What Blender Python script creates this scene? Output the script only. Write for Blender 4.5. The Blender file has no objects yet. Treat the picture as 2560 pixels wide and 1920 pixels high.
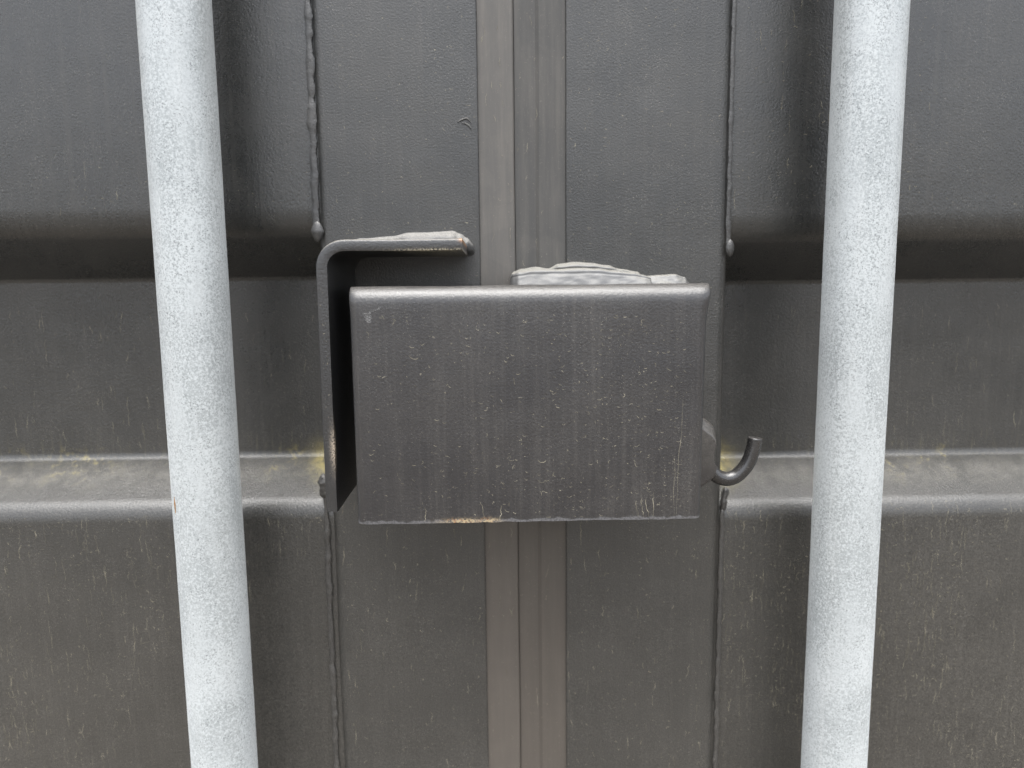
import bpy, bmesh, math, random
from mathutils import Vector, Matrix, noise as mnoise
from math import sin, cos, pi, radians

random.seed(7)
MM = 0.001
S = bpy.context.scene
COL = S.collection

# ------------------------------------------------------------------ camera
# x along the doors, y into the doors (door frame face at y = 0), z up; z = 0 is the lens height
PITCH, YAW, ROLL, DIST = radians(7.55), radians(1.3), radians(0.62), 0.426
CAM_H = 1.25                                     # lens height above the ground
fw = Vector((sin(YAW)*cos(PITCH), cos(YAW)*cos(PITCH), -sin(PITCH)))
rt = Vector((cos(YAW), -sin(YAW), 0)); up = rt.cross(fw)
r2 = rt*cos(ROLL) - up*sin(ROLL); u2 = up*cos(ROLL) + rt*sin(ROLL)
cam = bpy.data.cameras.new('camera')
cam.sensor_width = 36; cam.lens = 36*1852/2560
cam.clip_start = 0.01; cam.clip_end = 500
cam.dof.use_dof = True; cam.dof.focus_distance = 0.365; cam.dof.aperture_fstop = 7.5
cam_o = bpy.data.objects.new('camera', cam); COL.objects.link(cam_o)
cam_o.matrix_world = Matrix(((r2.x, u2.x, -fw.x, 0), (r2.y, u2.y, -fw.y, -DIST), (r2.z, u2.z, -fw.z, CAM_H), (0, 0, 0, 1)))
S.camera = cam_o

# ------------------------------------------------------------------ sky, sun, exposure
SUN_EL, SUN_AZ = radians(80), radians(8)         # azimuth measured off the straight-behind-the-camera direction, to the left
w = bpy.data.worlds.new('World'); S.world = w; w.use_nodes = True
nt = w.node_tree
sky = nt.nodes.new('ShaderNodeTexSky'); sky.sky_type = 'NISHITA'; sky.sun_disc = False
sky.sun_elevation = SUN_EL; sky.sun_rotation = pi + SUN_AZ
sky.air_density = 0.8; sky.dust_density = 4.0; sky.ozone_density = 1.2
bg = nt.nodes['Background']; bg.inputs['Strength'].default_value = 0.15
hs = nt.nodes.new('ShaderNodeHueSaturation'); hs.inputs['Saturation'].default_value = 0.25   # thin white cloud cover
nt.links.new(sky.outputs[0], hs.inputs['Color']); nt.links.new(hs.outputs[0], bg.inputs[0])
sun = bpy.data.lights.new('sun', 'SUN'); sun.energy = 1.5; sun.angle = radians(70); sun.color = (1, 0.995, 0.965)
sun_o = bpy.data.objects.new('sun', sun); COL.objects.link(sun_o)
sd = Vector((-sin(SUN_AZ)*cos(SUN_EL), -cos(SUN_AZ)*cos(SUN_EL), sin(SUN_EL)))   # towards the sun
sun_o.rotation_euler = sd.to_track_quat('Z', 'Y').to_euler()
S.view_settings.view_transform = 'Standard'; S.view_settings.look = 'None'
S.view_settings.gamma = 1; S.view_settings.exposure = 1.56

# ------------------------------------------------------------------ materials
Z_TOP, Z_BOT = 1180, -1120                      # door ends, mm from the lens height
class NT:
    def __init__(s, name):
        s.m = bpy.data.materials.new(name); s.m.use_nodes = True
        s.t = s.m.node_tree; s.b = s.t.nodes['Principled BSDF']
        s.co = s.t.nodes.new('ShaderNodeTexCoord').outputs['Object']
    def n(s, typ, ins=None, **kw):
        x = s.t.nodes.new(typ)
        for k, v in kw.items(): setattr(x, k, v)
        for k, v in (ins or {}).items():
            if hasattr(v, 'is_output'): s.t.links.new(v, x.inputs[k])
            else: x.inputs[k].default_value = v
        return x
    def val(s, op, a, b=0.0, c=0.0, clamp=False):
        return s.n('ShaderNodeMath', {0: a, 1: b, 2: c}, operation=op, use_clamp=clamp).outputs[0]
    def mul(s, a, b): return s.val('MULTIPLY', a, b)
    def add(s, a, b, clamp=False): return s.val('ADD', a, b, clamp=clamp)
    def scaled(s, v): return s.n('ShaderNodeVectorMath', {0: s.co, 1: v}, operation='MULTIPLY').outputs[0]
    def noise(s, scale, detail=3.0, rough=0.5, vec=None, dist=0.0):
        return s.n('ShaderNodeTexNoise', {'Vector': vec or s.co, 'Scale': scale, 'Detail': detail, 'Roughness': rough, 'Distortion': dist}).outputs['Fac']
    def step(s, v, lo, hi, a=0.0, b=1.0):
        return s.n('ShaderNodeMapRange', {0: v, 1: lo, 2: hi, 3: a, 4: b}, interpolation_type='SMOOTHSTEP').outputs[0]
    def mix(s, f, a, b):
        x = s.n('ShaderNodeMix', data_type='RGBA')
        for k, v in ((0, f), (6, a), (7, b)):
            if hasattr(v, 'is_output'): s.t.links.new(v, x.inputs[k])
            else: x.inputs[k].default_value = v if k == 0 else (*v, 1)
        return x.outputs[2]
    def sep(s, v): return s.n('ShaderNodeSeparateXYZ', {0: v}).outputs
    def bump(s, h, dist, strength=1.0, normal=None):
        i = {'Height': h, 'Distance': dist, 'Strength': strength}
        if normal is not None: i['Normal'] = normal
        return s.n('ShaderNodeBump', i).outputs[0]
    def set(s, **kw):
        for k, v in kw.items():
            k = {'color': 'Base Color', 'rough': 'Roughness', 'normal': 'Normal', 'metal': 'Metallic', 'spec': 'Specular IOR Level'}[k]
            if hasattr(v, 'is_output'): s.t.links.new(v, s.b.inputs[k])
            else: s.b.inputs[k].default_value = (*v, 1) if k == 'Base Color' else v
    def gauss(s, p, cx, cz, rx, rz):
        """soft patch round (cx, cz) mm in object space"""
        dx = s.val('DIVIDE', s.val('SUBTRACT', p[0], cx*MM), rx*MM); dz = s.val('DIVIDE', s.val('SUBTRACT', p[2], cz*MM), rz*MM)
        return s.val('EXPONENT', s.mul(s.add(s.mul(dx, dx), s.mul(dz, dz)), -1.0))

def paint(name, base=(0.0145, 0.0152, 0.0148), dust=(0.20, 0.182, 0.154), amt=0.10, streak=0.10, speck=0.5, rough=0.42, peel=0.00024, upd=0.5, extra=None, low=0.0):
    """weathered dark paint: orange peel, dust film, rain streaks, pale specks"""
    N = NT(name)
    p = N.sep(N.co)
    big = N.noise(22, 4, 0.6)
    mid = N.noise(160, 3, 0.6)
    st = N.noise(1.0, 4, 0.65, vec=N.scaled((420, 420, 9)))
    st2 = N.noise(1.0, 3, 0.6, vec=N.scaled((1500, 1500, 55)))
    grit = N.noise(1400, 3, 0.7)
    clump = N.noise(60, 3, 0.6)
    f = N.mul(N.step(big, 0.3, 0.75), amt)
    f = N.add(f, N.mul(N.step(st, 0.42, 0.8), streak))
    f = N.add(f, N.mul(N.mul(N.step(st2, 0.52, 0.8), N.step(mid, 0.35, 0.7)), streak*0.5))
    if low:                                       # dust plus warm ground reflection painted into the colour, stronger downwards (object space metres)
        f = N.add(f, N.step(p[2], 1.16, 0.80, 0.0, low))
    nz = N.sep(N.n('ShaderNodeNewGeometry').outputs['Normal'])[2]
    f = N.add(f, N.mul(N.step(nz, 0.25, 0.95), upd))
    f = N.mul(f, N.step(grit, 0.3, 0.72, 0.35, 1.8))
    col = N.mix(N.val('MINIMUM', f, 0.95), base, dust)
    sp = N.mul(N.step(N.noise(2000, 1.5, 0.55), 0.63, 0.73), N.step(clump, 0.38, 0.62, 0.25, 1.0))
    col = N.mix(N.mul(sp, speck), col, (0.34, 0.32, 0.28))
    if extra: col = extra(N, p, col)
    peel_n = N.noise(900, 3, 0.6)
    wav = N.noise(38, 1, 0.5)
    nb = N.bump(peel_n, peel, 1.0)
    nb = N.bump(wav, 0.00035, 1.0, nb)
    N.set(spec=1.0, color=col, rough=N.val('MINIMUM', N.add(rough, N.mul(f, 0.7)), 0.9), normal=nb)
    return N.m

def panel_extra(dz, ox):
    def fn(N, p, col):
        # beige silt and yellow lichen lying on the ledge of the groove (dz = lower edge offset of this door)
        n1 = N.noise(90, 4, 0.65, vec=N.scaled((1.0, 1.0, 0.8)), dist=0.6)
        n2 = N.noise(420, 3, 0.6)
        z0 = N.val('SUBTRACT', p[2], (dz - 113 - Z_BOT)*MM)
        ledge = N.val('EXPONENT', N.mul(N.mul(z0, z0), -1.0/(0.006**2)))
        silt = N.mul(ledge, N.step(n1, 0.3, 0.7, 0.15, 0.5))
        col = N.mix(silt, col, (0.21, 0.20, 0.178))
        above = N.mul(N.step(z0, 0.034, 0.008), N.step(z0, -0.012, 0.004))
        drip = N.noise(1.0, 4, 0.65, vec=N.scaled((520, 520, 40)))
        col = N.mix(N.mul(N.mul(above, N.step(drip, 0.5, 0.8)), 0.28), col, (0.24, 0.22, 0.13))
        for cx, rx in ((-105, 11), (-128, 6), (-140, 4), (-262, 18), (-305, 8), (140, 10), (256, 8), (275, 4), (292, 5)):
            y = N.mul(N.gauss(p, cx - ox, dz - 107 - Z_BOT, rx, 9 if cx in (-105, 140) else 7), N.step(N.add(n1, N.mul(n2, 0.5)), 0.5 if cx in (-105, 140) else 0.76, 1.0))
            col = N.mix(N.mul(y, 0.95 if cx in (-105, 140) else 0.5), col, (0.50, 0.41, 0.13))
        return col
    return fn

def box_extra(N, p, col):
    # worn, chipped lower edge with a little rust (object origin is at the lower edge centre)
    n = N.noise(260, 3, 0.6); nf = N.noise(900, 3, 0.6)
    e = N.add(p[2], N.mul(N.val('SUBTRACT', n, 0.5), -0.004))
    edge = N.step(e, 0.0018, 0.0008)
    col = N.mix(N.mul(edge, N.step(nf, 0.3, 0.6, 0.25, 0.75)), col, (0.15, 0.15, 0.157))
    for cx, rx in ((-33, 9), (-20, 4)):
        r = N.mul(N.gauss(p, cx, 0.5, rx, 1.3), N.step(nf, 0.35, 0.6))
        col = N.mix(N.val('MINIMUM', N.mul(r, 1.3), 1.0), col, (0.42, 0.33, 0.2))
        r = N.mul(N.gauss(p, cx-2, 0.4, rx*0.6, 1.5), N.step(N.noise(700, 2, 0.6), 0.5, 0.62))
        col = N.mix(N.mul(r, 0.9), col, (0.34, 0.13, 0.035))
    return col

def angle_extra(N, p, col):
    # paint rubbed off the front edge (object origin at the lower front of the upright leg)
    nf = N.noise(1100, 3, 0.65)
    r = N.mul(N.mul(N.gauss(p, 5.2, 31, 1.6, 9), N.step(nf, 0.38, 0.55)), N.step(p[1], 0.003, 0.0012))
    col = N.mix(r, col, (0.46, 0.38, 0.29))
    r = N.mul(N.gauss(p, 56, 126.2, 16, 0.7), N.step(nf, 0.42, 0.58))
    col = N.mix(r, col, (0.5, 0.45, 0.33))
    r = N.gauss(p, 69.5, 131, 1.6, 1.2)
    col = N.mix(r, col, (0.36, 0.17, 0.06))
    return col

def zinc(name):
    N = NT(name)
    a = N.noise(760, 3, 0.6); b = N.noise(1300, 3, 0.6); c = N.noise(35, 3, 0.5)
    d = N.noise(1.0, 3, 0.5, vec=N.scaled((300, 300, 12)))
    v = N.add(N.mul(a, 0.55), N.mul(b, 0.45))
    v = N.add(v, N.mul(N.val('SUBTRACT', c, 0.5), 0.22))
    patch = N.step(N.noise(1.0, 3, 0.55, vec=N.scaled((70, 70, 16))), 0.36, 0.64)
    v = N.add(0.5, N.mul(N.val('SUBTRACT', v, 0.5), N.add(0.45, N.mul(patch, 0.75))))
    v = N.add(v, N.mul(N.val('SUBTRACT', patch, 0.5), -0.035))
    col = N.mix(N.step(v, 0.38, 0.60), (0.43, 0.46, 0.468), (0.63, 0.662, 0.67))
    pit = N.mul(N.step(b, 0.44, 0.33), N.step(N.noise(110, 3), 0.42, 0.58, 0.15, 1.0))
    col = N.mix(N.mul(pit, 0.65), col, (0.17, 0.18, 0.19))
    col = N.mix(N.mul(N.step(d, 0.55, 0.8), 0.35), col, (0.68, 0.70, 0.70))
    p = N.sep(N.co)
    nb = N.bump(a, 0.00009, 1.0); nb = N.bump(b, 0.00004, 1.0, nb)
    N.set(color=col, rough=N.step(a, 0.3, 0.7, 0.38, 0.56), metal=0.3, normal=nb)
    N.b.inputs['Diffuse Roughness'].default_value = 1.0
    return N.m

def rubber(name, base, dust, amt):
    N = NT(name)
    st = N.noise(1.0, 4, 0.65, vec=N.scaled((260, 260, 14)))
    st2 = N.noise(1.0, 3, 0.6, vec=N.scaled((2200, 2200, 120)))
    big = N.noise(30, 4, 0.6, dist=1.0)
    f = N.add(N.mul(N.step(st, 0.35, 0.75), amt), N.mul(N.step(st2, 0.55, 0.75), amt*0.6))
    f = N.add(f, N.mul(N.step(big, 0.45, 0.6), amt*0.35))
    col = N.mix(f, base, dust)
    col = N.mix(N.step(N.sep(N.co)[2], 1.10, 0.90, 0.0, 0.55), col, (0.150, 0.125, 0.100))
    sp = N.step(N.noise(1500, 2, 0.6), 0.66, 0.74)
    col = N.mix(N.mul(sp, 0.35), col, (0.36, 0.33, 0.28))
    N.set(color=col, rough=0.6, normal=N.bump(N.add(st, N.mul(st2, 0.5)), 0.00006))
    return N.m

def residue(name, c):
    N = NT(name)
    g = N.noise(2000, 2, 0.6)
    v = N.step(N.noise(190, 3, 0.6), 0.35, 0.68)
    c2 = N.mix(v, tuple(x*0.22 for x in c), c)
    N.set(color=N.mix(N.mul(g, 0.5), c2, tuple(x*0.6 for x in c)), rough=0.85)
    return N.m

M_panel_l = paint('door_paint', amt=0.055, streak=0.06, speck=0.5, rough=0.26, upd=0.0, extra=panel_extra(0, -560), low=0.17)
M_panel_r = paint('door_paint_b', amt=0.055, streak=0.06, speck=0.5, rough=0.26, upd=0.0, extra=panel_extra(-5.5, 600), low=0.17)
M_frame = paint('frame_paint', base=(0.0165, 0.0172, 0.0168), amt=0.065, streak=0.05, speck=0.5, rough=0.33, low=0.17)
M_box = paint('box_paint', base=(0.0165, 0.016, 0.018), amt=0.08, streak=0.09, speck=0.4, rough=0.31, peel=0.00017, upd=0.15, extra=box_extra)
M_angle = paint('bracket_paint', base=(0.016, 0.0165, 0.018), amt=0.04, streak=0.03, speck=0.35, rough=0.30, upd=0.5, extra=angle_extra)
M_weld = paint('weld_paint', base=(0.040, 0.041, 0.042), dust=(0.27, 0.26, 0.24), amt=0.1, streak=0.0, speck=0.3, rough=0.36, upd=0.8)
M_weld_top = paint('weld_sealed', base=(0.10, 0.101, 0.103), dust=(0.24, 0.23, 0.20), amt=0.2, streak=0.05, speck=0.3, rough=0.30, upd=0.7, peel=0.00006)
M_seam = paint('seam_paint', base=(0.022, 0.0225, 0.023), amt=0.08, streak=0.04, speck=0.4, rough=0.36, upd=0.2, low=0.17)
M_hook = paint('hook_paint', base=(0.018, 0.0175, 0.0185), amt=0.05, streak=0.0, speck=0.3, rough=0.25, upd=0.1, peel=0.00008)
M_tab = paint('tab_paint', base=(0.028, 0.026, 0.026), amt=0.22, streak=0.0, speck=0.4, rough=0.27, upd=0.1, peel=0.0001)
M_zinc = zinc('galvanised_zinc')
M_rub_l = rubber('gasket_rubber', (0.098, 0.094, 0.089), (0.21, 0.19, 0.165), 0.24)
M_rub_r = rubber('gasket_rubber_dark', (0.064, 0.063, 0.061), (0.18, 0.165, 0.145), 0.22)
M_res = residue('dried_residue', (0.42, 0.385, 0.29))
M_scr = residue('scraped_paint', (0.34, 0.34, 0.34))
M_rust = residue('rust', (0.45, 0.22, 0.05))

def ground_mat():
    N = NT('yard_gravel')
    a = N.noise(3, 5, 0.6); b = N.noise(90, 3, 0.6)
    col = N.mix(N.add(N.mul(a, 0.5), N.mul(b, 0.5)), (0.085, 0.074, 0.061), (0.145, 0.127, 0.106))
    N.set(color=col, rough=0.9, normal=N.bump(b, 0.01))
    return N.m

# ------------------------------------------------------------------ builders
def world(x, y, z): return Vector((x*MM, y*MM, z*MM + CAM_H))

def empty(name, x, y, z):
    o = bpy.data.objects.new(name, None); COL.objects.link(o); o.location = world(x, y, z); o.empty_display_size = 0.05
    return o

def tag(o, label=None, cat=None, group=None, kind=None):
    for k, v in (('label', label), ('category', cat), ('group', group), ('kind', kind)):
        if v: o[k] = v
    return o

class MB:
    """collects vertices (mm, lens-height coordinates) and faces"""
    def __init__(s): s.v, s.f, s.mi = [], [], []
    def add(s, verts, faces, mat=0):
        k = len(s.v); s.v += [tuple(p) for p in verts]
        s.f += [tuple(i + k for i in f) for f in faces]; s.mi += [mat]*len(faces)
    def grid(s, rows, mat=0, closed=False, flip=False):
        n = len(rows[0]); fs = []
        for i in range(len(rows)-1):
            for j in range(n if closed else n-1):
                a, b = i*n+j, i*n+(j+1) % n
                fs.append((a, a+n, b+n, b) if flip else (a, b, b+n, a+n))
        s.add([p for r in rows for p in r], fs, mat)
    def tube(s, path, rad, seg=10, mat=0, caps=True, bulge=None):
        """round sweep along a path of points with a radius each"""
        path = [Vector(p) for p in path]; rows = []
        ref = Vector((0.3, 1, 0.2)).normalized()
        for i, p in enumerate(path):
            t = (path[min(i+1, len(path)-1)] - path[max(i-1, 0)]).normalized()
            a = (ref - t*ref.dot(t)).normalized(); b = t.cross(a); r = rad[i] if hasattr(rad, '__len__') else rad
            rows.append([p + (a*cos(2*pi*j/seg) + b*sin(2*pi*j/seg))*r for j in range(seg)])
        s.grid(rows, mat, closed=True)
        if caps:
            for r, fl in ((rows[0], True), (rows[-1], False)):
                s.add(r, [tuple(range(seg))[::-1] if fl else tuple(range(seg))], mat)
    def build(s, name, mats, parent, smooth=True, angle=40, fix=True):
        me = bpy.data.meshes.new(name)
        o = bpy.data.objects.new(name, me); COL.objects.link(o)
        org = parent.location.copy() if parent else Vector((0, 0, 0))
        q = parent
        while q is not None and q.parent is not None: q = q.parent; org += q.location
        me.from_pydata([tuple(world(*p) - org) for p in s.v], [], s.f)
        for m in (mats if isinstance(mats, (list, tuple)) else [mats]): me.materials.append(m)
        for p, m in zip(me.polygons, s.mi): p.material_index = m
        if fix:
            bm = bmesh.new(); bm.from_mesh(me); bmesh.ops.recalc_face_normals(bm, faces=bm.faces); bm.to_mesh(me); bm.free()
        if smooth:
            me.polygons.foreach_set('use_smooth', [True]*len(me.polygons))
            me.set_sharp_from_angle(angle=radians(angle))
        o.parent = parent
        return o

def nz(x, y, z, s): return mnoise.noise(Vector((x*s, y*s, z*s)))

def ribbon(mb, pts2, surf, wid, mat=1, lift=0.05):
    """thin raised trail of dried residue lying on a surface; surf(u, v) -> point, normal"""
    n = len(pts2); rows = []
    for i, (u, v) in enumerate(pts2):
        a, b = pts2[max(i-1, 0)], pts2[min(i+1, n-1)]
        tu, tv = b[0]-a[0], b[1]-a[1]; L = math.hypot(tu, tv) or 1
        h = wid*(0.25 + 0.75*sin(pi*(i+0.6)/(n+0.2)))*0.5*random.uniform(0.7, 1.25)
        pu, pv = -tv/L*h, tu/L*h
        p, nn = surf(u, v)
        e1, _ = surf(u+pu, v+pv); e2, _ = surf(u-pu, v-pv)
        rows.append((Vector(e1) + nn*0.01, Vector(p) + nn*lift, Vector(e2) + nn*0.01))
    mb.grid(rows, mat)

def curl(u, v, size, kind):
    pts = []
    if kind == 'smile':
        a0 = random.uniform(pi*1.05, pi*1.35); a1 = a0 + random.uniform(0.8, 2.0); r = size*random.uniform(0.35, 0.6)
        for i in range(7): a = a0 + (a1-a0)*i/6; pts.append((u + r*cos(a), v + r*sin(a)*random.uniform(0.9, 1.1)))
    elif kind == 'squig':
        a = random.uniform(0, 2*pi); k = 0
        x, y = u, v
        for i in range(8):
            pts.append((x, y)); k += random.uniform(-0.8, 0.8); a += k*0.5
            x += cos(a)*size/8; y += sin(a)*size/8
    elif kind == 'drip':
        x, y = u, v; L = size*random.uniform(2, 7); ns = int(6 + L/1.5)
        for i in range(ns):
            pts.append((x, y)); x += random.gauss(0, 0.24); y -= L/ns
    else:
        a = random.uniform(0, pi)
        for i in range(3): pts.append((u + cos(a)*size*0.12*i, v + sin(a)*size*0.12*i))
    return pts

def dirty(mb, surf, n, u0, u1, v0, v1, mix=(('smile', 3), ('squig', 3), ('speck', 4), ('drip', 1)), size=(1.0, 3.0), wid=(0.12, 0.38), dens=None, mat=1):
    kinds = [k for k, c in mix for _ in range(c)]; done = 0; tries = 0
    while done < n and tries < n*20:
        tries += 1
        u, v = random.uniform(u0, u1), random.uniform(v0, v1)
        if dens and random.random() > dens(u, v): continue
        done += 1
        k = random.choice(kinds)
        sz = random.uniform(*size)*random.choice((0.6, 0.8, 1, 1, 1.3))
        pts = [(min(max(a, u0), u1), min(max(b, v0), v1)) for a, b in curl(u, v, sz, k)]
        ribbon(mb, pts, surf, random.uniform(*wid)*(1.3 if k == 'speck' else 1), mat)

# ------------------------------------------------------------------ ground
g = MB(); g.add([(-2e5, -2e5, -CAM_H*1000), (2e5, -2e5, -CAM_H*1000), (2e5, 2e5, -CAM_H*1000), (-2e5, 2e5, -CAM_H*1000)], [(0, 1, 2, 3)])
go = g.build('ground', ground_mat(), None, smooth=False); tag(go, kind='structure')

# ------------------------------------------------------------------ container doors


def arc(cy, cz, r, a0, a1, n): return [(cy + r*cos(a0 + (a1-a0)*i/n), cz + r*sin(a0 + (a1-a0)*i/n)) for i in range(n+1)]

def fillet(pts, radii, n=7):
    """round the corners of a polyline (y, z)"""
    out = [pts[0]]
    for i in range(1, len(pts)-1):
        p0, p1, p2 = Vector(pts[i-1]), Vector(pts[i]), Vector(pts[i+1])
        d0, d1 = (p0-p1).normalized(), (p2-p1).normalized()
        half = d0.angle(d1)/2; t = radii[i]/math.tan(half)
        t = min(t, (p0-p1).length*0.48, (p2-p1).length*0.48); r = t*math.tan(half)
        c = p1 + (d0+d1).normalized()*(r/sin(half))
        a = p1 + d0*t; b = p1 + d1*t
        va, vb = a-c, b-c; ang = va.angle(vb)
        for k in range(n+1):
            f = k/n; w1 = sin((1-f)*ang)/sin(ang); w2 = sin(f*ang)/sin(ang)
            out.append(tuple(c + va*w1 + vb*w2))
    out.append(pts[-1])
    return out

OUT_Y, IN_Y, PERIOD = 2.0, 39.0, 360
def panel_profile(dz):
    pts, rad = [(OUT_Y, Z_TOP)], [0]
    for k in range(3, -4, -1):
        o = dz + k*PERIOD
        for y, z, r in ((OUT_Y, 41, 50), (OUT_Y + 2.2, 31, 22), (IN_Y, 6.3, 4), (IN_Y, -105, 6), (OUT_Y, -128, 15)):
            if Z_BOT + 20 < z + o < Z_TOP - 20: pts.append((y, z + o)); rad.append(r)
    pts.append((OUT_Y, Z_BOT)); rad.append(0)
    if abs(pts[1][0] - OUT_Y) > 1: pts.pop(1), rad.pop(1)
    return fillet(pts, rad)

def make_panel(x0, x1, dz, mat, parent, clear):
    prof = panel_profile(dz)
    m = MB(); nx = 60
    rows = []
    for i in range(nx+1):
        x = x0 + (x1-x0)*i/nx
        rows.append([(x, y + 0.5*nz(x, 0, z, 0.006), z) for y, z in prof])
    m.grid(rows)
    # look-up of the profile depth for dirt that lies on it
    pz = sorted((z, y) for y, z in prof)
    import bisect
    zs = [a for a, _ in pz]
    def surf(u, v):
        i = min(max(bisect.bisect(zs, v), 1), len(zs)-1)
        (za, ya), (zb, yb) = pz[i-1], pz[i]; f = (v-za)/((zb-za) or 1)
        y = ya + (yb-ya)*f
        n = Vector((0, -(zb-za), (yb-ya))).normalized()
        return Vector((u, y + 0.5*nz(u, 0, v, 0.006), v)), n
    a, b = clear
    dirty(m, surf, 520, a, b, 42, 170, size=(0.9, 2.6), wid=(0.10, 0.26), mix=(('smile', 3), ('squig', 4), ('speck', 5), ('drip', 1)))
    dirty(m, surf, 170, a, b, dz - 100, dz - 8, size=(1.0, 2.6), wid=(0.10, 0.22), mix=(('squig', 2), ('drip', 5), ('speck', 2)))
    dirty(m, surf, 2600, a, b, -320, -132, size=(0.9, 2.8), wid=(0.08, 0.22), mix=(('smile', 4), ('squig', 6), ('drip', 4), ('speck', 5)),
          dens=lambda u, v: 0.25 + 0.75*max(0, min(1, 0.5 + 1.6*nz(u, 0, v*0.25, 0.03))))
    dirty(m, surf, 7, a, b, dz + 8, dz + 22, size=(1, 1.6), wid=(0.5, 0.9), mix=(('speck', 1),))
    return m.build('door_panel', [mat, M_res], parent, fix=False)

def make_frame(x0, x1, r0, r1, parent):
    """vertical door member: rolled hollow section with rounded front corners of radius r0 (left) and r1 (right)"""
    prof = [(x0, 48)] + arc_pts(x0 + r0, r0, r0, pi, 1.5*pi) + [(x0 + (x1-x0)*k/10, 0) for k in range(1, 10)] + arc_pts(x1 - r1, r1, r1, 1.5*pi, 2*pi) + [(x1, 48)]
    m = MB(); rows = []
    zs = [Z_TOP, 400] + [160 - 8*k for k in range(61)] + [-600, Z_BOT]
    for z in zs: rows.append([(x + 0.25*nz(0, y, z, 0.011), y + 0.35*nz(x, 0, z, 0.012), z) for x, y in prof])
    m.grid(rows)
    def surf(u, v): return Vector((u, 0.35*nz(u, 0, v, 0.012), v)), Vector((0, -1, 0))
    dirty(m, surf, 260, x0 + r0, x1 - r1, -5, 170, size=(0.8, 2.4), wid=(0.10, 0.26), mix=(('smile', 3), ('squig', 4), ('speck', 4)))
    dirty(m, surf, 480, x0 + r0, x1 - r1, -320, -120, size=(0.8, 2.4), wid=(0.12, 0.30), mix=(('smile', 1), ('squig', 4), ('speck', 6), ('drip', 1)))
    return m.build('door_frame', [M_frame, M_res], parent, fix=False)

def arc_pts(cx, cy, r, a0, a1, n=7): return [(cx + r*cos(a0 + (a1-a0)*i/n), cy + r*sin(a0 + (a1-a0)*i/n)) for i in range(n+1)]

def bead(path_fn, z0, z1, r, lump, seed, parent, stepz=0.9, name='weld_bead', mat=None, ripple=0.25, depth=0.6, blob=None):
    """weld run up a seam: overlapping ripples of uneven size"""
    m = MB(); rows = []
    n = int(abs(z1-z0)/stepz); seg = 12
    for i in range(n+1):
        z = z0 + (z1-z0)*i/n
        x, y = path_fn(z)
        k = r*(1 + lump*nz(seed, 0, z, 0.14) + lump*0.6*nz(seed+9, 0, z, 0.05) + ripple*abs(nz(seed, 5, z, 0.9)))
        x += 1.1*lump*nz(seed+3, 0, z, 0.16)
        endf = min(1, math.sqrt(max(0.0, min(i, n-i))/(r*1.6/stepz)) + 0.05)
        k *= endf
        if blob:
            zb, rb = blob; d = (z-zb)/rb
            if abs(d) < 1: k = max(k, rb*math.sqrt(1-d*d))
        rw = []
        for j in range(seg):
            a = 2*pi*j/seg; kk = k*(1 + (0.0 if blob else 0.55*lump)*nz(cos(a)*1.4 + seed, sin(a)*1.4, z*0.55 + cos(a)*1.2, 1.0))
            rw.append((x + kk*cos(a), y - kk*depth*sin(a), z))
        rows.append(rw)
    m.grid(rows, closed=True)
    return m.build(name, mat or M_seam, parent)

def gasket(pts, mat, parent, marks):
    m = MB(); rows = []
    for z in [Z_TOP, 400] + [170 - 10*k for k in range(51)] + [-600, Z_BOT]:
        rows.append([(x + 0.3*nz(x*3, 1, z, 0.012), y + 0.25*nz(x, 2, z, 0.02), z) for x, y in pts])
    m.grid(rows)
    u0, u1, yy = marks
    def surf(u, v): return Vector((u, yy - 0.3, v)), Vector((0, -1, 0))
    dirty(m, surf, 60, u0, u1, -320, -112, size=(0.8, 2.8), wid=(0.10, 0.26), mix=(('squig', 4), ('drip', 2), ('speck', 3)))
    dirty(m, surf, 45, u0, u1, 0, 165, size=(0.7, 1.8), wid=(0.10, 0.22), mix=(('squig', 3), ('drip', 2), ('speck', 3)))
    return m.build('door_gasket', [mat, M_res], parent, fix=False, angle=25)

DOORS = 'pair of dark grey container doors'
dl = tag(empty('container_door', -560, 20, Z_BOT), 'dark grey corrugated steel door at the left, carrying the bent angle bracket', 'container door', DOORS, 'thing')
make_panel(-1150, -90, 0, M_panel_l, dl, (-345, -102))
make_frame(-98.5, -7.4, 6, 1.2, dl)
gasket([(-9, 1.7), (-7.4, 1.8), (-6.4, 2.1), (4, 1.9), (11.6, 2.3), (12.4, 3.0), (12.6, 9)], M_rub_l, dl, (-6, 11.5, 2.0))
bead(lambda z: (-99.3 + (z-35)*0.006, 0.6), 33, 190, 2.1, 0.45, 1.0, dl, ripple=0.05, depth=0.36)
bead(lambda z: (-98.6, -0.2), 25.5, 37, 3.6, 0.1, 4.0, dl, ripple=0.05, depth=0.5, blob=(31, 3.5), name='weld_blob')
bead(lambda z: (-101.0 + (z+130)*0.004, 0.8), -118, -330, 1.5, 0.5, 2.0, dl, ripple=0.04)
bl = MB()
for p in ([(-19, 90.2), (-17.4, 90.8), (-15.5, 91.8), (-13.8, 92.0), (-12.4, 91.0), (-11.3, 89.5)], [(-16.8, 89.6), (-14.6, 89.3), (-12.8, 88.2), (-11.6, 86.6)]):
    bl.tube([(x, -0.1, z) for x, z in p], [0.25, 0.45, 0.55, 0.55, 0.45, 0.2][:len(p)], 8)
bl.build('paint_blister', M_frame, dl)

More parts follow.
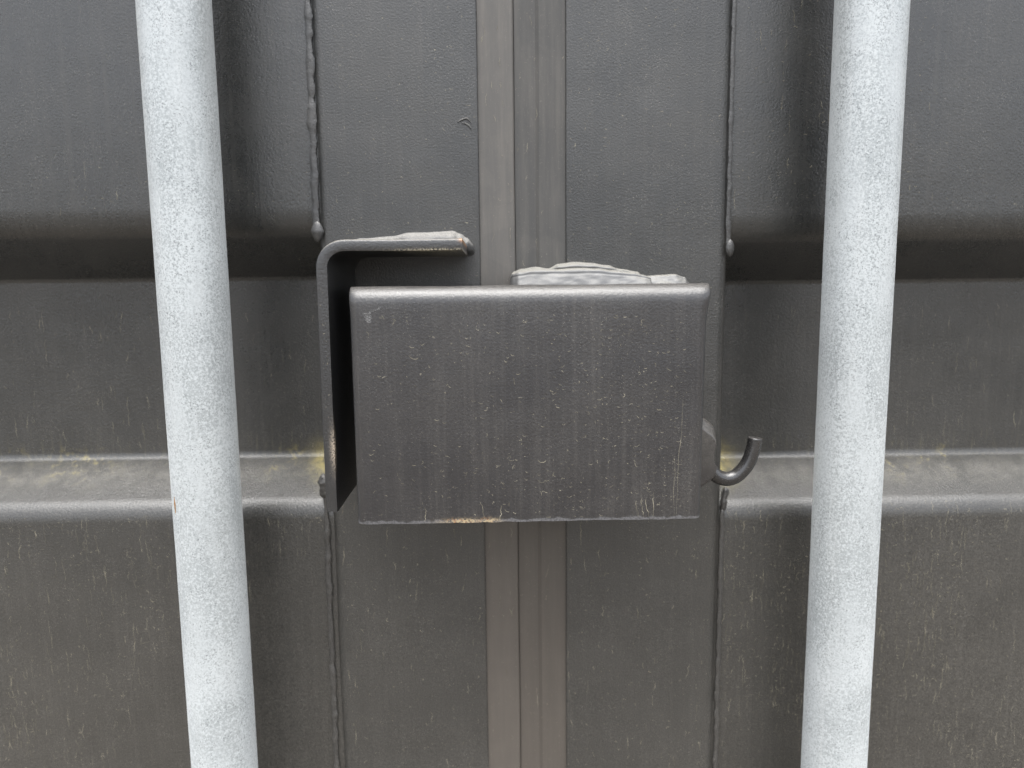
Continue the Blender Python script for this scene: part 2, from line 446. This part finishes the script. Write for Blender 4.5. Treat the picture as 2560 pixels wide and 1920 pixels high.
dr = tag(empty('container_door', 600, 20, Z_BOT), 'dark grey corrugated steel door at the right, carrying the lock box', 'container door', DOORS, 'thing')
make_panel(125, 1180, -5.5, M_panel_r, dr, (137, 365))
make_frame(41.0, 134.2, 1.2, 6, dr)
gasket([(12.0, 9), (12.8, 3.9), (24.4, 3.7), (25.3, 3.1), (26.4, 2.4), (33, 2.0), (40.2, 2.1), (41.0, 1.8), (42.6, 1.7)], M_rub_r, dr, (13, 40, 2.4))
bead(lambda z: (133.9, 0.9), 21, 190, 1.35, 0.35, 6.0, dr, ripple=0.02, depth=0.45)
bead(lambda z: (135.0, 0.4), 15, 25, 2.4, 0.1, 8.0, dr, ripple=0.05, depth=0.6, blob=(20, 2.3), name='weld_blob')
bead(lambda z: (134.9, 0.8), -134, -330, 1.4, 0.4, 7.0, dr, ripple=0.03)
bead(lambda z: (135.6 + 0.12*(z+134), 2.5), -121, -137, 2.6, 0.5, 12.0, dr, depth=0.9, name='weld_blob')
bead(lambda z: (-101.5, 1.2), -108, -124, 2.8, 0.5, 13.0, dl, depth=0.9, name='weld_blob')

# ------------------------------------------------------------------ locking bars
def locking_bar(cx, label, seed):
    root = tag(empty('locking_bar', cx, -38, Z_BOT + 5), label, 'locking bar', 'galvanised locking bars of the doors')
    m = MB(); rows = []; seg = 56
    for z in [Z_BOT + 5, -600] + [-330 + 4*k for k in range(131)] + [600, Z_TOP - 5]:
        rows.append([(cx + (17.3 + 0.10*nz(seed, k, z, 0.05))*cos(2*pi*k/seg), -38 + 17.3*sin(2*pi*k/seg), z) for k in range(seg)])
    m.grid(rows, closed=True)
    m.add(rows[0], [tuple(range(seg))]); m.add(rows[-1], [tuple(range(seg))])
    if cx < 0:
        def surf(u, v):
            y = -38 - math.sqrt(max(0, 17.3**2 - (u-cx)**2)); return Vector((u, y, v)), Vector(((u-cx)/17.3, (y+38)/17.3, 0))
        ribbon(m, [(-166.4, -106 - 1.1*k) for k in range(9)], surf, 1.1, 1)
    m.build('bar_tube', [M_zinc, M_rust], root)
locking_bar(-154.6, 'galvanised steel bar left of the lock box, with a small rust mark', 3.0)
locking_bar(190.8, 'galvanised steel bar right of the hook, without any rust mark', 31.0)

# ------------------------------------------------------------------ angle bracket on the left door
br = tag(empty('angle_bracket', -84, -71, -109), 'bent black steel angle welded on the left door behind the box', 'bracket')
X0, ZT, TH, RO = -84.0, 22.4, 5.6, 13.5
outer = [(X0, -109.0), (X0, ZT - RO)] + arc_pts(X0 + RO, ZT - RO, RO, pi, pi/2, 10)[1:] + [(-14.8, ZT)]
inner = [(X0 + TH, -109.4), (X0 + TH, ZT - RO)] + arc_pts(X0 + RO, ZT - RO, RO - TH, pi, pi/2, 10)[1:] + [(-14.6, ZT - TH)]
def dens_line(l, n=9):
    out = []
    for a, b in zip(l[:-1], l[1:]):
        k = n if math.hypot(b[0]-a[0], b[1]-a[1]) > 20 else 1
        out += [(a[0] + (b[0]-a[0])*i/k, a[1] + (b[1]-a[1])*i/k) for i in range(k)]
    return out + [l[-1]]
outer, inner = dens_line(outer), dens_line(inner)
m = MB()
def off(l, s):       # the plate's section with softened edges: a loop of four sides at each station
    return l
rows = []
for (ox, oz), (ix, iz) in zip(outer, inner):
    d = Vector((ix-ox, iz-oz)); L = d.length; d /= L
    lp = []
    for t, y in ((0, 2), (0, -70.0), (0.4, -70.7), (1.1, -71), (L-0.7, -71), (L-0.25, -70.85), (L, -70.3), (L, 2)):
        wob = 0.12*nz(ox*2, y, oz*2, 0.08)
        lp.append((ox + d.x*t + wob, y + 0.2*nz(ox, 3, oz, 0.07), oz + d.y*t + wob))
    rows.append(lp)
m.grid(rows, closed=True)
m.add(rows[0], [tuple(range(8))]); m.add(rows[-1], [tuple(range(8))])
def surf(u, v): return Vector((u, -71, v)), Vector((0, -1, 0))
dirty(m, surf, 26, -83, -79, -105, 8, size=(0.5, 1.6), wid=(0.1, 0.3), mix=(('squig', 2), ('speck', 5)))
for zz in (-37, -46, -52): dirty(m, surf, 2, -81, -79.8, zz, zz + 1, size=(1, 1.5), wid=(0.7, 0.9), mix=(('speck', 1),))
dirty(m, surf, 25, -60, -17, 17.6, 21.8, size=(0.4, 1.4), wid=(0.1, 0.25), mix=(('squig', 2), ('speck', 5)))
m.build('bent_plate', [M_angle, M_res], br)

def ridge(name, st, yc, ry, mat, parent, namp=0.4, seed=0.0, nseg=16, fold=0.0, power=1.0, skirt=0.0):
    """lumpy sealed weld: stations (x, zlow, zhigh, depth scale), section a half-ellipse that faces the camera"""
    m = MB(); rows = []
    xs = []
    for a, b in zip(st[:-1], st[1:]):
        k = max(2, int((b[0]-a[0])/0.8))
        for i in range(k):
            f = i/k; f2 = f*f*(3-2*f); xs.append((a[0] + (b[0]-a[0])*f,) + tuple(p + (q-p)*f2 for p, q in zip(a[1:], b[1:])))
    xs.append(st[-1])
    for x, zl, zh, k in xs:
        rw = []
        for j in range(nseg+1):
            a = -pi/2 + pi*j/nseg
            zc, hz = (zl+zh)/2, (zh-zl)/2
            ca = abs(cos(a))**power
            if skirt:                                # near-upright face that rolls over at the top
                t = j/nseg
                ca = (1 - 0.2*t/skirt) if t < skirt else 0.8*math.sqrt(max(0, 1 - ((t-skirt)/(1-skirt))**2))
                a = 0.0 if t < skirt else pi/2*(t-skirt)/(1-skirt)
                y = yc - ry*k*ca; z = zl + (zh-zl)*(t*0.85/skirt if t < skirt else 0.85 + 0.15*sin(a))
            else:
                y = yc - ry*k*ca; z = zc + hz*sin(a)
            d = namp*nz(x + seed, y*1.5, z*2, 0.16) + namp*0.25*nz(x + seed, y, z*2, 0.4)
            if fold: d += fold*math.exp(-((j/nseg - 0.66 - 0.05*nz(x + seed, 0, 0, 0.09))/0.05)**2) - fold*0.8*math.exp(-((j/nseg - 0.56 - 0.05*nz(x + seed, 0, 0, 0.09))/0.05)**2)
            rw.append((x, y - d*ca, z + d*0.35*sin(a)*(1 if abs(a) < 1.5 else 0)))
        rows.append(rw)
    m.grid(rows)
    for r in (rows[0], rows[-1]): m.add(r, [tuple(range(nseg+1))])
    return m.build(name, mat, parent, angle=60)

ridge('weld_bead', [(-80, 20, 26.2, .5), (-74, 20, 27.3, .6), (-57, 20, 28.3, .7), (-47, 20, 30.2, .9), (-36, 20, 30.4, 1), (-23, 20, 31, 1.1), (-18.5, 19, 29.4, 1), (-14.5, 17, 27.0, .9), (-11.5, 17.6, 23.5, .6), (-10.8, 18.5, 21.5, .3)],
      0.5, 13, M_weld, br, 0.5, 3.0)

# ------------------------------------------------------------------ lock box on the right door
lb = tag(empty('lock_box', 17, -84, -111.4), 'dark grey steel lock box with hook and chipped lower edge across the door gap', 'lock box')
YF, ZB, ZTOP, XL, XR, RT, RS = -85.0, -111.4, 0.3, -66.6, 100.6, 8.0, 5.0
m = MB()
def sprof():      # across: (x, depth behind the front, flange?) from the left flange round the front to the right flange
    L = [(XL, d) for d in (62, 45, 30, 16)] + [(XL + RS - RS*cos(a), RS - RS*sin(a)) for a in [pi/2*i/7 for i in range(8)]]
    mid = [(XL + RS + (XR - XL - 2*RS)*i/48, 0.0) for i in range(1, 48)]
    return L + mid + [(XL + XR - x, d) for x, d in reversed(L)]
def tprof():      # up and over: (z, depth behind the front)
    up_ = [(ZB + (ZTOP - RT - ZB)*i/30, 0.0) for i in range(31)]
    return up_ + [(ZTOP - RT + RT*sin(a), RT - RT*cos(a)) for a in [pi/2*i/8 for i in range(1, 9)]] + [(ZTOP, d) for d in (18, 32, 48, 64, 76)]
SP, TP = sprof(), tprof(); vid = {}
verts = []; faces = []
def skew(x, z): return x - (max(0, (x-60)/40)*(1.4*min(1, max(0, (-z-4)/14)) + 1.2*max(0, -z/111)))
for j, (z, dt) in enumerate(TP):
    for i, (x, ds) in enumerate(SP):
        if ds > RS + 0.01 and dt > RT*0.75: continue
        k = max(0.0, min(1.0, (ZTOP - 3 - z)/10))                        # the side bends start below the folded top edge
        e = ds*k + (ds*0.45 if ds <= RS else ds)*(1-k) if ds <= RS else ds
        y = YF + e + dt + 0.35*nz(x, 0, z, 0.014) + 0.12*nz(x, 4, z, 0.06)
        zz = z
        if j == 0: zz = z + 0.45*nz(x, 7, 0, 0.12) + 0.25*nz(x, 7, 3, 0.5) + 0.004*abs(x-17)*0
        if dt > RT - 0.1: zz += 0.3*nz(x, 1, 0, 0.03)
        vid[(i, j)] = len(verts); verts.append((skew(x, z), y, zz))
for j in range(len(TP)-1):
    for i in range(len(SP)-1):
        q = [(i, j), (i+1, j), (i+1, j+1), (i, j+1)]
        if all(a in vid for a in q): faces.append(tuple(vid[a] for a in q))
m.add(verts, faces)
mk = MB()                                                                 # dried marks on the face, joined to the plate once it has its thickness
def bsurf(u, v):
    return Vector((u, YF + 0.35*nz(u, 0, v, 0.014) + 0.12*nz(u, 4, v, 0.06), v)), Vector((0, -1, 0))
dirty(mk, bsurf, 650, XL + 7, XR - 9, ZB + 2, -13, size=(0.9, 3.0), wid=(0.08, 0.22), mix=(('smile', 7), ('squig', 6), ('speck', 5)),
      dens=lambda u, v: max(0.08, min(1, 0.55 + 0.006*(u+20) - 0.0035*(v+60) + 0.8*nz(u, 0, v, 0.04))))
dirty(mk, bsurf, 22, XL + 9, XR - 9, ZB + 2, -13, size=(2.2, 4.0), wid=(0.18, 0.30), mix=(('smile', 1),))
for x, l in ((66.5, 8), (69.2, 9.5), (71.0, 9), (74.5, 12), (-34, 7), (-8, 9), (2, 7), (88, 60), (84, 30)):   # drips near the lower edge
    pts = []; xx = x
    for i in range(16): pts.append((xx, ZB + 1.2 + l*(1 - i/15))); xx += random.gauss(0, 0.22)
    ribbon(mk, pts, bsurf, 0.26 if l < 20 else 0.16, 1)
for k in range(7):                                                        # scraped arcs and ticks at the upper left corner
    w_ = 4.6 - 0.38*k + random.uniform(-0.3, 0.3); cx, cz = -58.2 + 0.12*k + random.uniform(-0.25, 0.25), -11.9 - 0.68*k
    ribbon(mk, [(cx + w_*(t-0.5), cz + 1.5*(t-0.5)**2*(2.2 if t > 0.5 else 1.0) + 0.15*nz(k, t*3, 0, 2.0)) for t in [i/9 for i in range(10)]], bsurf, random.uniform(0.11, 0.2), 2, 0.06)
for k in range(6):
    x, z, L = -57.4 + 0.95*k, -11.6 + 0.33*k, random.uniform(1.3, 2.1)
    ribbon(mk, [(x + L*0.72*t, z + L*(0.35*t + 0.45*t*t)) for t in [i/5 for i in range(6)]], bsurf, random.uniform(0.1, 0.17), 2, 0.06)
hood = m.build('hood', [M_box, M_res, M_scr], lb, angle=50)
sol = hood.modifiers.new('plate thickness', 'SOLIDIFY'); sol.thickness = 0.0035; sol.offset = -1
marks = mk.build('marks', [M_box, M_res, M_scr], lb, fix=False)
bm = bmesh.new(); bm.from_object(hood, bpy.context.evaluated_depsgraph_get())
hood.modifiers.clear(); bm.from_mesh(marks.data); bm.to_mesh(hood.data); bm.free()
bpy.data.objects.remove(marks)
hood.data.set_sharp_from_angle(angle=radians(50))

ridge('weld_bead', [(9, 1, 4, .4), (10.2, 0.2, 7.2, .8), (14, 0.0, 8.2, 1), (24, 0, 9.4, 1.05), (34, 0, 9.0, 1.1), (48, 0, 9.6, 1), (58, 0, 9.2, 1.05), (66, 0, 8.2, 1), (78, 0, 6.8, .95), (83.4, 0, 5.4, .95), (87, 0, 4.2, .9), (89, 0, 2.5, .6)],
      -2, 14, M_weld_top, lb, 0.3, 5.0, 26, 0.25, 1.0, 0.7)
ridge('weld_bead', [(11, 6, 8, .3), (16, 6, 9.6, .6), (24, 7, 10.6, .8), (31, 7.2, 9.6, .7), (37, 7.5, 12.2, 1), (46, 7.5, 13.2, 1.05), (55, 7.5, 12.6, 1), (64, 7, 11.2, .9), (72, 6, 9.0, .7), (82, 4, 7.4, .5), (84, 4, 6, .2)],
      1.5, 8.5, M_weld_top, lb, 0.25, 9.0, 16)
ridge('weld_bead', [(82, 0, 3.2, .6), (85.5, 0, 4.8, .96), (94, 0, 5.2, 1), (101, 0, 5.6, 1), (107, 0, 4.0, .9), (110.5, 0, 1.0, .4)], -0.5, 13, M_weld_top, lb, 0.7, 15.0, skirt=0.6)

# hook plate and hook on the right wall of the box
hp = MB()
poly = [(96.2, -60), (104, -66), (108, -69.2), (111.5, -72), (113.2, -74.2), (113.6, -77.2), (112.8, -83), (112.2, -88), (112.6, -91.5), (114.2, -94.6), (113, -99), (110.6, -101.5), (107, -104), (102, -107), (96.2, -108)]
rows = []
cxp, czp = 106, -88
low_top = [(x, z - (5.2 if i < 6 else 1.2 if i == 6 else 0)) for i, (x, z) in enumerate(poly)]     # the weld-rounded top slopes down to the flat face
for y, s, pl in ((-45, 1.0, poly), (-50.5, 1.0, poly), (-52.2, 0.99, [((x+u)/2, (z*0.7+v*0.3)) for (x, z), (u, v) in zip(poly, low_top)]),
                 (-54.6, 0.985, low_top), (-55.0, 0.96, low_top), (-55.05, 0.9, low_top)):
    rows.append([(cxp + (x-cxp)*s, y + 0.25*nz(x, y, z, 0.2), czp + (z-czp)*s) for x, z in pl])
hp.grid(rows, closed=True); hp.add(rows[-1], [tuple(range(len(poly)))]); hp.add(rows[0], [tuple(range(len(poly)))])
plate = hp.build('hook_plate', M_tab, lb, angle=60)
hk = MB()
ctrl = [(108, -92.5), (112.2, -96.9), (115.8, -100.2), (120.3, -101.6), (124.9, -100.6), (128.7, -97.3), (131.5, -93.4), (133.3, -88.9), (134.5, -84), (135.0, -80.2)]
pts = []
for i in range(len(ctrl)-1):      # Catmull-Rom through the centre line
    p0, p1, p2, p3 = (Vector(ctrl[min(max(i+k, 0), len(ctrl)-1)]) for k in (-1, 0, 1, 2))
    for t in [k/5 for k in range(5)]:
        q = 0.5*((2*p1) + (p2-p0)*t + (2*p0-5*p1+4*p2-p3)*t*t + (3*p1-p0-3*p2+p3)*t**3); pts.append(q)
pts.append(Vector(ctrl[-1]))
pts = [(q.x, -50, q.y) for q in pts]
rad = [3.75]*len(pts)
e1 = Vector(pts[-1]); dirn = (e1 - Vector(pts[-2])).normalized()
pts += [tuple(e1 + dirn*0.25), tuple(e1 + dirn*0.4)]; rad += [3.6, 3.2]
hk.tube(pts, rad, 20)
hk.build('hook', M_hook, lb, angle=50)
